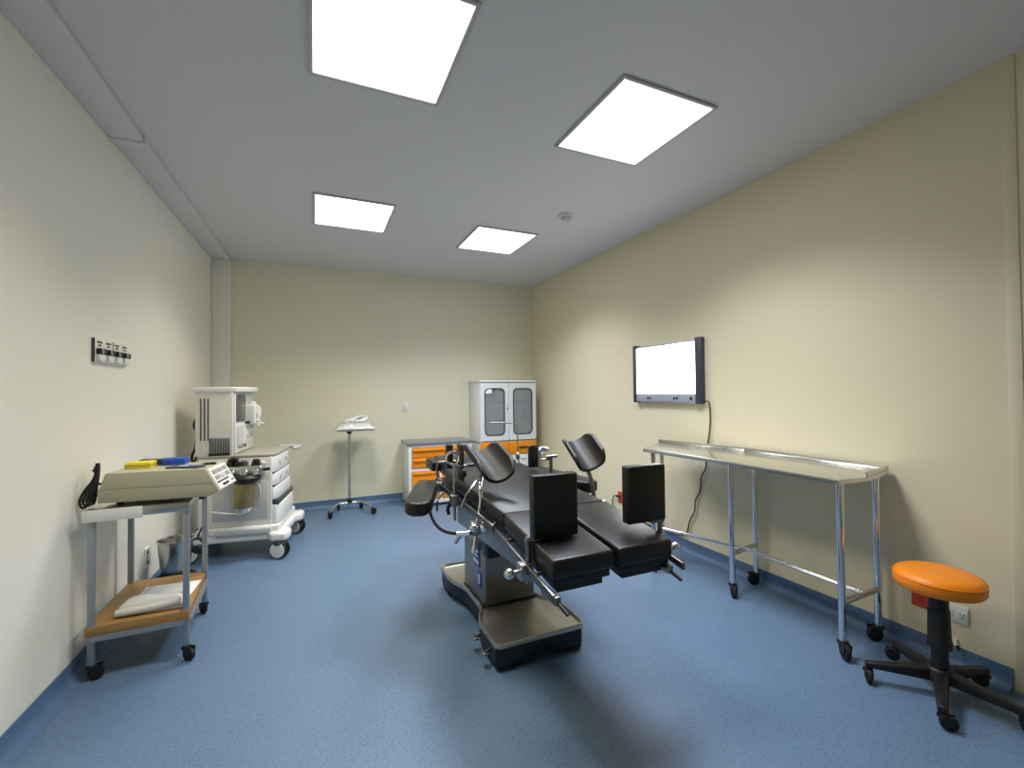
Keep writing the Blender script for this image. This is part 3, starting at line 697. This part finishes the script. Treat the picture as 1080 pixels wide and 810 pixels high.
# pedestal: H-shaped plan
def hplan(g=0.0):
    pts = [(.752, 1.92), (.775, 1.90), (1.21, 1.90), (1.235, 1.93), (1.235, 2.14), (1.222, 2.19), (1.175, 2.25), (1.165, 2.30), (1.165, 2.52), (1.175, 2.58), (1.215, 2.66), (1.225, 2.72), (1.225, 2.90), (1.20, 2.94),
           (.79, 2.94), (.762, 2.90), (.762, 2.74), (.775, 2.66), (.805, 2.58), (.815, 2.52), (.815, 2.32), (.808, 2.27), (.775, 2.20), (.752, 2.14)]
    cx, cy = .99, 2.42
    return [(cx + (x - cx) * (1 + g), cy + (y - cy) * (1 + g * .6)) for x, y in pts]
def plan_inset(d):
    pts = hplan(); n = len(pts); out = []
    for i in range(n):
        a, p, c = V(pts[i - 1]), V(pts[i]), V(pts[(i + 1) % n])
        n1 = V((-(p - a).y, (p - a).x)).normalized(); n2 = V((-(c - p).y, (c - p).x)).normalized()
        nn = (n1 + n2).normalized(); out.append(tuple(p + nn * d / max(.5, nn.dot(n1))))
    return out
lo = B().prism(plan_inset(.006), .035, .118, .008, 2)
for x0_, x1_, y0_, y1_ in ((.765, .90, 1.92, 2.08), (1.09, 1.222, 1.92, 2.08), (.775, .90, 2.78, 2.92), (1.09, 1.21, 2.78, 2.92)): lo.box(x0_, x1_, y0_, y1_, .004, .05, .01)
lo.build('base_skirt', 'navy', T)
bl = bmesh.new()
o1, o2, o3 = plan_inset(0), plan_inset(.008), plan_inset(.02)
rings = [[(x, y, .114) for x, y in o1], [(x, y, .132) for x, y in o1], [(x, y, .138) for x, y in plan_inset(.003)], [(x, y, .138) for x, y in plan_inset(.009)], [(x, y, .124) for x, y in o3]]
vr = [[bl.verts.new(p) for p in r] for r in rings]
for a, b in zip(vr[:-1], vr[1:]):
    for i in range(len(a)): bl.faces.new((a[i], a[(i + 1) % len(a)], b[(i + 1) % len(a)], b[i]))
bl.faces.new(vr[-1]); bl.faces.new(vr[0][::-1]); bmesh.ops.recalc_face_normals(bl, faces=bl.faces[:])
b = B(); b._add(bl); tag(b.build('base_cover', 'satin', T), 'steel cover with a raised rim on the pedestal base')
for y in (1.99, 2.13):
    b = B(); b.cyl((.765, y, .08), (.735, y - .012, .075), .007); b.box(.712, .74, y - .035, y + .008, .068, .078, .004); b.build('foot_pedal', 'tsteel', T)
# column in two sleeves
b = B(); b.prism([(.845, 2.28), (1.13, 2.28), (1.145, 2.295), (1.145, 2.60), (1.13, 2.615), (.845, 2.615), (.83, 2.60), (.83, 2.295)], .124, .43, .004, 2); colm = b.build('column', 'tsteel', T)
B().box(.8275, 1.1475, 2.2775, 2.6175, .124, .136, .002).build('column_seal', 'rubber', colm)
b = B(); b.box(.826, .8305, 2.33, 2.44, .32, .43, .001); st = b.build('sticker', 'bluelabel', colm)
b = B(); b.box(.8255, .8265, 2.35, 2.42, .395, .408); b.box(.8255, .8265, 2.36, 2.41, .37, .38); b.box(.8255, .8265, 2.34, 2.43, .335, .352); b.build('sticker_print', 'paper', st)
b = B(); b.box(.826, .8305, 2.31, 2.36, .22, .30, .001); st = b.build('sticker', 'bluelabel', colm)
B().box(.8255, .8265, 2.325, 2.345, .235, .285).build('sticker_print', 'paper', st)
B().box(.87, 1.11, 2.32, 2.58, .42, .55, .01).build('inner_column', 'dsteel', T)
B().box(.825, .90, 2.20, 2.29, .41, .51, .01).build('control_box', 'black', T)
B().ball((.885, 2.195, .492), .015).build('release_knob', 'chrome', T)
# carriage under the top
B().poly8([(.79, 1.72, .535), (1.19, 1.72, .535), (1.19, 2.62, .50), (.79, 2.62, .50), (.79, 1.72, .655), (1.19, 1.72, .655), (1.19, 2.62, .665), (.79, 2.62, .665)], .008).build('carriage', 'tsteel', T)
B().box(.755, 1.225, 1.78, 3.02, .665, .70, .004).build('top_frame', 'black', T)
def zt(y):  # top of the cushions
    return .715 + (.768 - .715) * (y - 1.33) / (1.755 - 1.33) if y < 1.76 else .772 + (.818 - .772) * (y - 1.775) / (2.72 - 1.775)
def cushion(xa, xb, ya, yb, th, name, m='vinyl', bev=.011, dz=0.0, parent=T):
    za, zb = zt(ya) + dz, zt(yb) + dz
    return B().poly8([(xa, ya, za - th), (xb, ya, za - th), (xb, yb, zb - th), (xa, yb, zb - th), (xa, ya, za), (xb, ya, za), (xb, yb, zb), (xa, yb, zb)], bev, 3).build(name, m, parent)
XA, XB, XM = .735, 1.255, .998
cushion(XA, XB, 1.766, 2.70, .075, 'back_cushion')
cushion(XA + .02, XB - .02, 1.79, 2.69, .016, 'back_plate', 'black', .003, -.075)
cushion(XA + .02, XB - .02, 2.72, 3.06, .08, 'head_cushion', dz=.012)
cushion(XA + .05, XB - .05, 2.72, 3.04, .018, 'head_plate', 'black', .003, -.068)
for xa, xb in ((XA, XM - .012), (XM + .012, XB + .005)):
    lc = cushion(xa, xb, 1.33, 1.761, .066, 'leg_cushion')
    cushion(xa + .008, xb - .008, 1.345, 1.75, .03, 'leg_plate', 'black', .004, -.068, lc)
    cushion(xa + .03, xb - .03, 1.36, 1.74, .03, 'leg_hinge_bar', 'black', .004, -.098, lc)
# side rails
def rail(x, ya, yb, za, zb, n='side_rail'):
    return B().poly8([(x - .006, ya, za - .014), (x + .006, ya, za - .014), (x + .006, yb, zb - .014), (x - .006, yb, zb - .014), (x - .006, ya, za + .014), (x + .006, ya, za + .014), (x + .006, yb, zb + .014), (x - .006, yb, zb + .014)], .002).build(n, 'rail', T)
rl = rail(.705, 1.80, 2.76, .70, .715); rr = rail(1.285, 1.80, 2.76, .70, .715)
rll = rail(.705, 1.27, 1.75, .618, .690); rrl = rail(1.295, 1.31, 1.75, .612, .690)
for r_, x, ys, zf in ((rl, .705, (1.85, 2.28, 2.70), lambda y: .70), (rr, 1.285, (1.85, 2.28, 2.70), lambda y: .70), (rll, .705, (1.42, 1.68), lambda y: .618 + .15 * (y - 1.27)), (rrl, 1.295, (1.42, 1.68), lambda y: .618 + .15 * (y - 1.27))):
    b = B()
    for y in ys: b.cyl((x, y, zf(y)), (x + (.05 if x < 1 else -.06), y, zf(y) + .005), .008)
    b.build('rail_spacer', 'rail', r_)
# release levers at the foot end
for x, y, z, sg in ((.715, 1.262, .598, -1), (1.25, 1.33, .585, 1)):
    b = B(); b.box(x - .012, x + .012, y, y + .10, z, z + .03, .004); lv = b.build('release_lever', 'tsteel', T)
    B().tube([(x, y + .01, z + .01), (x + .012, y - .04, z - .012)], .007, 10).build('lever_grip', 'black', lv)
# rail clamp
def clamp(parent, x, y, z, side, bare=False):
    b = B(); b.box(x - .022, x + .022, y - .026, y + .026, z - .03, z + .03, .006)
    c = b.build('rail_clamp', 'dsteel', parent)
    if not bare:
        k = B(); k.cyl((x + side * .02, y, z), (x + side * .05, y, z), .008); k.ball((x + side * .06, y - .004, z), .02); k.build('clamp_knob', 'chrome', c)
    return c
# vertical foot boards on posts
def foot_board(xc, y, w, z0, z1, xp, zc, side, ang):
    th = .045
    fb = B().cbox((xc, y, (z0 + z1) / 2), (w, th, z1 - z0), .007, 3, (0, 0, ang)).build('foot_board', 'vinyl', T)
    b = B(); b.cyl((xp, y, zc - .05), (xp, y, z0 + .01), .0105, seg=16); b.box(min(xp, xp - side * .04) - .012, max(xp, xp - side * .04) + .012, y - .012, y + .012, z0 - .012, z0 + .004, .002)
    b.build('post', 'tsteel', fb)
    cl = clamp(fb, xp + side * .018, y, zc, side)
    return fb
foot_board(.829, 1.49, .186, .742, .978, .720, .632, -1, R(-2))
foot_board(1.208, 1.43, .182, .765, .99, 1.288, .64, 1, R(-2))
# gutter-shaped leg supports
def gutter(far, near, r, roll, name='leg_support', rods=(), thick=.018, open_=95):
    far, near = V(far), V(near); ax = (near - far); L = ax.length; ax.normalize()
    side = ax.cross(V((0, 0, 1))).normalized(); upv = side.cross(ax).normalized()
    q = Quaternion(ax, roll); side = q @ side; upv = q @ upv
    t_ = bmesh.new(); na, nl = 26, 14; grids = []
    for rr in (r, r - thick):
        g = []
        for j in range(nl + 1):
            row = []
            for i in range(na + 1):
                th = R(-open_ + 2 * open_ * i / na); f = abs(th) / R(open_)
                half = L / 2 * (1 - .5 * max(0, (f - .55) / .45) ** 2.2)
                s_ = (j / nl * 2 - 1) * half
                k = 1 + .05 * (1 - math.cos(th))
                row.append(t_.verts.new((far + near) / 2 + ax * s_ + side * rr * k * math.sin(th) - upv * rr * (math.cos(th) * (1.0 if f < .5 else 1.0))))
            g.append(row)
        grids.append(g)
    o, n = grids
    for j in range(nl):
        for i in range(na):
            t_.faces.new((o[j][i], o[j][i + 1], o[j + 1][i + 1], o[j + 1][i])); t_.faces.new((n[j][i], n[j + 1][i], n[j + 1][i + 1], n[j][i + 1]))
    for i in range(na):
        t_.faces.new((o[0][i], n[0][i], n[0][i + 1], o[0][i + 1])); t_.faces.new((o[nl][i], o[nl][i + 1], n[nl][i + 1], n[nl][i]))
    for j in range(nl):
        t_.faces.new((o[j][0], o[j + 1][0], n[j + 1][0], n[j][0])); t_.faces.new((o[j][na], n[j][na], n[j + 1][na], o[j + 1][na]))
    bmesh.ops.recalc_face_normals(t_, faces=t_.faces[:])
    ed = [e for e in t_.edges if len(e.link_faces) == 2 and e.calc_face_angle(0) > R(50)]
    bmesh.ops.bevel(t_, geom=ed, offset=.006, segments=3, profile=.5, affect='EDGES', clamp_overlap=True)
    b = B(); b._add(t_); pad = b.build(name, 'pad', T, smooth=60)
    bottom = (far + near) / 2 - upv * r
    return pad, bottom
pad, bt = gutter((.797, 2.25, 1.04), (.815, 1.98, .93), .094, R(0))
b = B(); b.ball(tuple(bt + V((0, 0, -.008))), .022); b.cyl(tuple(bt), tuple(bt + V((-.02, .0, -.04))), .012); b.build('swivel_joint', 'dsteel', pad)
b = B(); b.tube([tuple(bt + V((-.02, 0, -.035))), (.735, 2.06, .83), (.735, 2.03, .76), (.70, 2.0, .68), (.685, 1.98, .60), (.67, 1.97, .545)], .0095, 12, 2); b.build('rod', 'chrome', pad)
B().tube([tuple(bt + V((-.025, 0, -.03))), (.68, 2.09, .79), (.655, 2.09, .735)], .005, 8).build('lock_lever', 'chrome', pad)
cl = clamp(pad, .685, 1.985, .655, -1, True)
b = B(); b.ball((.672, 1.965, .662), .021); b.ball((.715, 1.94, .665), .023); b.cyl((.66, 1.98, .635), (.61, 2.02, .625), .012); b.build('clamp_knob', 'chrome', cl)
b = B(); b.tube([(.65, 2.02, .63), (.62, 2.04, .60), (.61, 2.05, .575)], .008, 8, 1); b.build('clamp_lever', 'dsteel', cl)
pad, bt = gutter((1.285, 2.06, 1.065), (1.30, 1.91, .93), .085, R(14))
b = B(); b.ball(tuple(bt), .018); b.tube([tuple(bt), (1.325, 1.98, .84), (1.335, 1.97, .75), (1.335, 1.95, .62)], .0115, 12, 2); b.build('rod', 'dsteel', pad)
clamp(pad, 1.325, 1.955, .70, 1)
# body supports (upright black pads) on posts
bs = B().box(.685, .722, 2.46, 2.50, .855, .99, .006, 2).build('body_support', 'vinyl', T)
B().box(.745, .762, 2.38, 2.47, .80, .995, .006, 2).build('counter_pad', 'vinyl', bs)
b = B(); b.torus((.715, 2.44, .915), (.5, 1, 0), .036, .009, 24, 8); b.box(.70, .78, 2.37, 2.39, .87, .885, .004); b.build('ring_clamp', 'chrome', bs)
B().tube([(.70, 2.36, .895), (.695, 2.35, .80), (.69, 2.34, .70), (.69, 2.33, .60)], .0085, 10, 1).build('post', 'dsteel', bs)
c = clamp(bs, .69, 2.34, .705, -1, True)
b = B(); b.tube([(.67, 2.34, .69), (.655, 2.35, .66), (.665, 2.36, .63)], .01, 8, 1); b.ball((.745, 2.34, .845), .016, (1, 1, 1.6)); b.build('clamp_lever', 'black', c)
bs = B().box(1.205, 1.266, 2.46, 2.49, .82, .955, .007, 2).build('body_support', 'vinyl', T)
b = B(); b.cyl((1.262, 2.45, .93), (1.295, 2.44, .935), .014); b.ball((1.31, 2.44, .932), .019, (1, 1, .8)); b.torus((1.268, 2.44, .92), (1, -.6, .3), .022, .006, 20, 8); b.build('ring_clamp', 'chrome', bs)
b = B(); b.cyl((1.33, 2.42, .72), (1.33, 2.42, .895), .011); b.cyl((1.30, 2.425, .885), (1.365, 2.41, .89), .011); b.cyl((1.27, 2.44, .87), (1.33, 2.42, .87), .006); b.build('post', 'tsteel', bs)
clamp(bs, 1.325, 2.42, .71, 1, True)
# head frame bracket
b = B(); b.tube([(.745, 2.77, .725), (.715, 2.80, .74), (.715, 2.80, .835), (.735, 2.78, .845), (.83, 2.77, .845)], .0085, 10, 1)
b.build('head_bracket', 'tsteel', T)
hb = B().box(.70, .80, 2.88, 3.06, .77, .835, .012, 3).build('head_side_pad', 'vinyl', T)
# arm boards
def arm_board(px, py, qx, qy, z, w, slope=0.0):
    p_, q_ = V((px, py, z)), V((qx, qy, z + slope)); d = (q_ - p_); L = d.length; an = math.atan2(d.y, d.x)
    pl = [(0, -w * .42), (L * .25, -w * .5), (L * .88, -w * .5), (L * .97, -w * .38), (L, -w * .2), (L, w * .2), (L * .97, w * .38), (L * .88, w * .5), (L * .25, w * .5), (0, w * .42)]
    m = Matrix.Translation(p_) @ Euler((0, -math.atan2(slope, L), an)).to_matrix().to_4x4()
    a = B().prism(pl, -.066, 0, .014, 3, m).build('arm_board', 'vinyl', T)
    B().prism([(x * .92 + .01, y * .8) for x, y in pl], -.078, -.065, .003, 1, m).build('board_plate', 'black', a)
    return a, m
a, m = arm_board(.655, 2.80, .465, 2.235, .738, .14)
b = B(); b.tube([(.655, 2.72, .69), (.70, 2.72, .70)], .012); b.box(.685, .725, 2.69, 2.75, .675, .735, .006); b.cyl((.66, 2.72, .60), (.66, 2.72, .69), .009); b.build('mount', 'dsteel', a)
a, m = arm_board(1.33, 2.72, 1.415, 2.10, .785, .14)
b = B(); b.box(1.265, 1.33, 2.66, 2.72, .675, .735, .006); b.build('mount', 'dsteel', a)
# anaesthesia screen frame
b = B(); b.tube([(1.275, 2.70, .70), (1.235, 2.70, .82), (1.235, 2.70, 1.055), (1.225, 2.70, 1.078), (1.04, 2.70, 1.088)], .0042, 10, 1); b.ball((1.235, 2.70, .86), .016, (1, 1, 1.7))
b.build('screen_frame', 'dsteel', T)
B().tube([(.64, 2.66, .66), (.60, 2.55, .60), (.62, 2.40, .535), (.70, 2.30, .53), (.80, 2.28, .55)], .0085, 10, 2).build('hose', 'rubber', T)
B().tube([(.71, 2.63, .68), (.66, 2.60, .65), (.65, 2.55, .60)], .007, 8, 1).build('lock_lever', 'chrome', T)

# ------------------------------------------------------------------ long steel instrument table by the right wall
t = thing('instrument_table', 'long narrow steel instrument table on wheels along the right wall', 'instrument table', (2.45, 2.0, 0))
zt_ = .868
outl = [(2.205, 1.275), (2.405, 1.262), (2.69, 1.315), (2.69, 2.15), (2.555, 2.83), (2.165, 2.565), (2.212, 1.86)]
b = B(); b.prism(outl, zt_ - .024, zt_, .004, 2); top = b.build('table_top', 'topsteel', t)
b = B()  # raised lip at the back and at the right-hand end
def lip(p, q, h=.022, w=.012):
    p, q = V((*p, zt_)), V((*q, zt_)); d = (q - p).normalized(); n_ = V((-d.y, d.x, 0)) * w
    b.poly8([p, q, q + n_, p + n_, p + V((0, 0, h)), q + V((0, 0, h)), q + n_ + V((0, 0, h)), p + n_ + V((0, 0, h))], .003)
lip((2.69, 1.315), (2.69, 2.15)); lip((2.69, 2.15), (2.555, 2.83)); lip((2.405, 1.262), (2.69, 1.315))
b.build('raised_lip', 'topsteel', top)
pairs = [((2.315, 1.335), (2.63, 1.345)), ((2.385, 2.01), (2.665, 2.06)), ((2.225, 2.53), (2.46, 2.70))]
for (f, r_) in pairs:
    for (x, y) in (f, r_):
        lg = B().cyl((x, y, .075), (x, y, zt_ - .02), .0165, seg=20).build('leg', 'chrome', t)
        caster(lg, x, y, .036, R(235) if x < 2.5 else R(150))
    B().tube([(f[0], f[1], .262), (r_[0], r_[1], .262)], .0145, 12).build('cross_bar', 'steel', t)
for dy in (0, .02): B().tube([(2.50 - dy, 1.34, .272), (2.53 - dy, 2.04, .268)], .0085, 10).build('long_rail', 'chrome', t)
B().tube([(2.53, 2.04, .262), (2.35, 2.62, .262)], .0115, 10).build('long_rail', 'chrome', t)

# ------------------------------------------------------------------ stool
cx, cy = 2.393, 1.003
t = thing('stool', 'orange round swivel stool with black five-star base, right corner', 'stool', (cx, cy, 0))
st = B().lathe([(0, .522), (.08, .521), (.122, .516), (.140, .506), (.147, .492), (.147, .460), (.138, .447), (.0, .445)], (cx, cy, 0), 56).build('seat', 'orangeseat', t)
B().torus((cx, cy, .495), (0, 0, 1), .1468, .002, 56, 6).build('seam_piping', 'orangeseat', st)
B().lathe([(0, .43), (.075, .43), (.075, .446), (0, .446)], (cx, cy, 0), 28).build('seat_plate', 'black', t)
b = B(); b.lathe([(0, .45), (.032, .45), (.033, .36), (.036, .36), (.038, .24), (.041, .235), (.041, .205), (.028, .205), (.028, .08), (0, .08)], (cx, cy, 0), 28); b.build('column', 'black', t)
hub = B().lathe([(0, .12), (.036, .12), (.045, .11), (.05, .075), (.04, .06), (0, .058)], (cx, cy, 0), 28).build('hub', 'black', t)
for k in range(5):
    a = R(60 + 72 * k); d = V((math.cos(a), math.sin(a), 0)); n_ = V((-d.y, d.x, 0)); c0 = V((cx, cy, 0))
    p1 = c0 + d * .03; p2 = c0 + d * .255
    arm = B().poly8([p1 - n_ * .026 + V((0, 0, .065)), p2 - n_ * .017 + V((0, 0, .062)), p2 + n_ * .017 + V((0, 0, .062)), p1 + n_ * .026 + V((0, 0, .065)),
                     p1 - n_ * .022 + V((0, 0, .115)), p2 - n_ * .015 + V((0, 0, .085)), p2 + n_ * .015 + V((0, 0, .085)), p1 + n_ * .022 + V((0, 0, .115))], .007, 2).build('base_arm', 'black', t)
    x, y = c0.x + d.x * .245, c0.y + d.y * .245
    caster(arm, x, y, .028, a + 1.2 + k * .3, wtop=.066)

# ------------------------------------------------------------------ camera
FPX, YAW, PITCH, ROLL, HC = 470.67, 0.41745, 0.015638, -0.009604, 1.2915
f = V((math.sin(YAW) * math.cos(PITCH), math.cos(YAW) * math.cos(PITCH), math.sin(PITCH)))
r = V((math.cos(YAW), -math.sin(YAW), 0)); u = r.cross(f)
r2 = r * math.cos(ROLL) + u * math.sin(ROLL); u2 = -r * math.sin(ROLL) + u * math.cos(ROLL)
cd = bpy.data.cameras.new('camera'); co = bpy.data.objects.new('camera', cd); C.objects.link(co)
cd.sensor_fit = 'HORIZONTAL'; cd.sensor_width = 36; cd.lens = FPX / 1080 * 36; cd.clip_start = .02
co.matrix_world = Matrix(((r2.x, u2.x, -f.x, 0), (r2.y, u2.y, -f.y, 0), (r2.z, u2.z, -f.z, HC), (0, 0, 0, 1)))
sc = bpy.context.scene; sc.camera = co
w = bpy.data.worlds.new('world'); sc.world = w; w.use_nodes = True
w.node_tree.nodes['Background'].inputs[0].default_value = (.5, .5, .5, 1); w.node_tree.nodes['Background'].inputs[1].default_value = .05
sc.view_settings.view_transform = 'Standard'; sc.view_settings.look = 'None'; sc.view_settings.gamma = 1.0; sc.view_settings.use_curve_mapping = False
sc.view_settings.exposure = 0.42
sc.cycles.use_denoising = True
sc.cycles.max_bounces = 12; sc.cycles.diffuse_bounces = 8
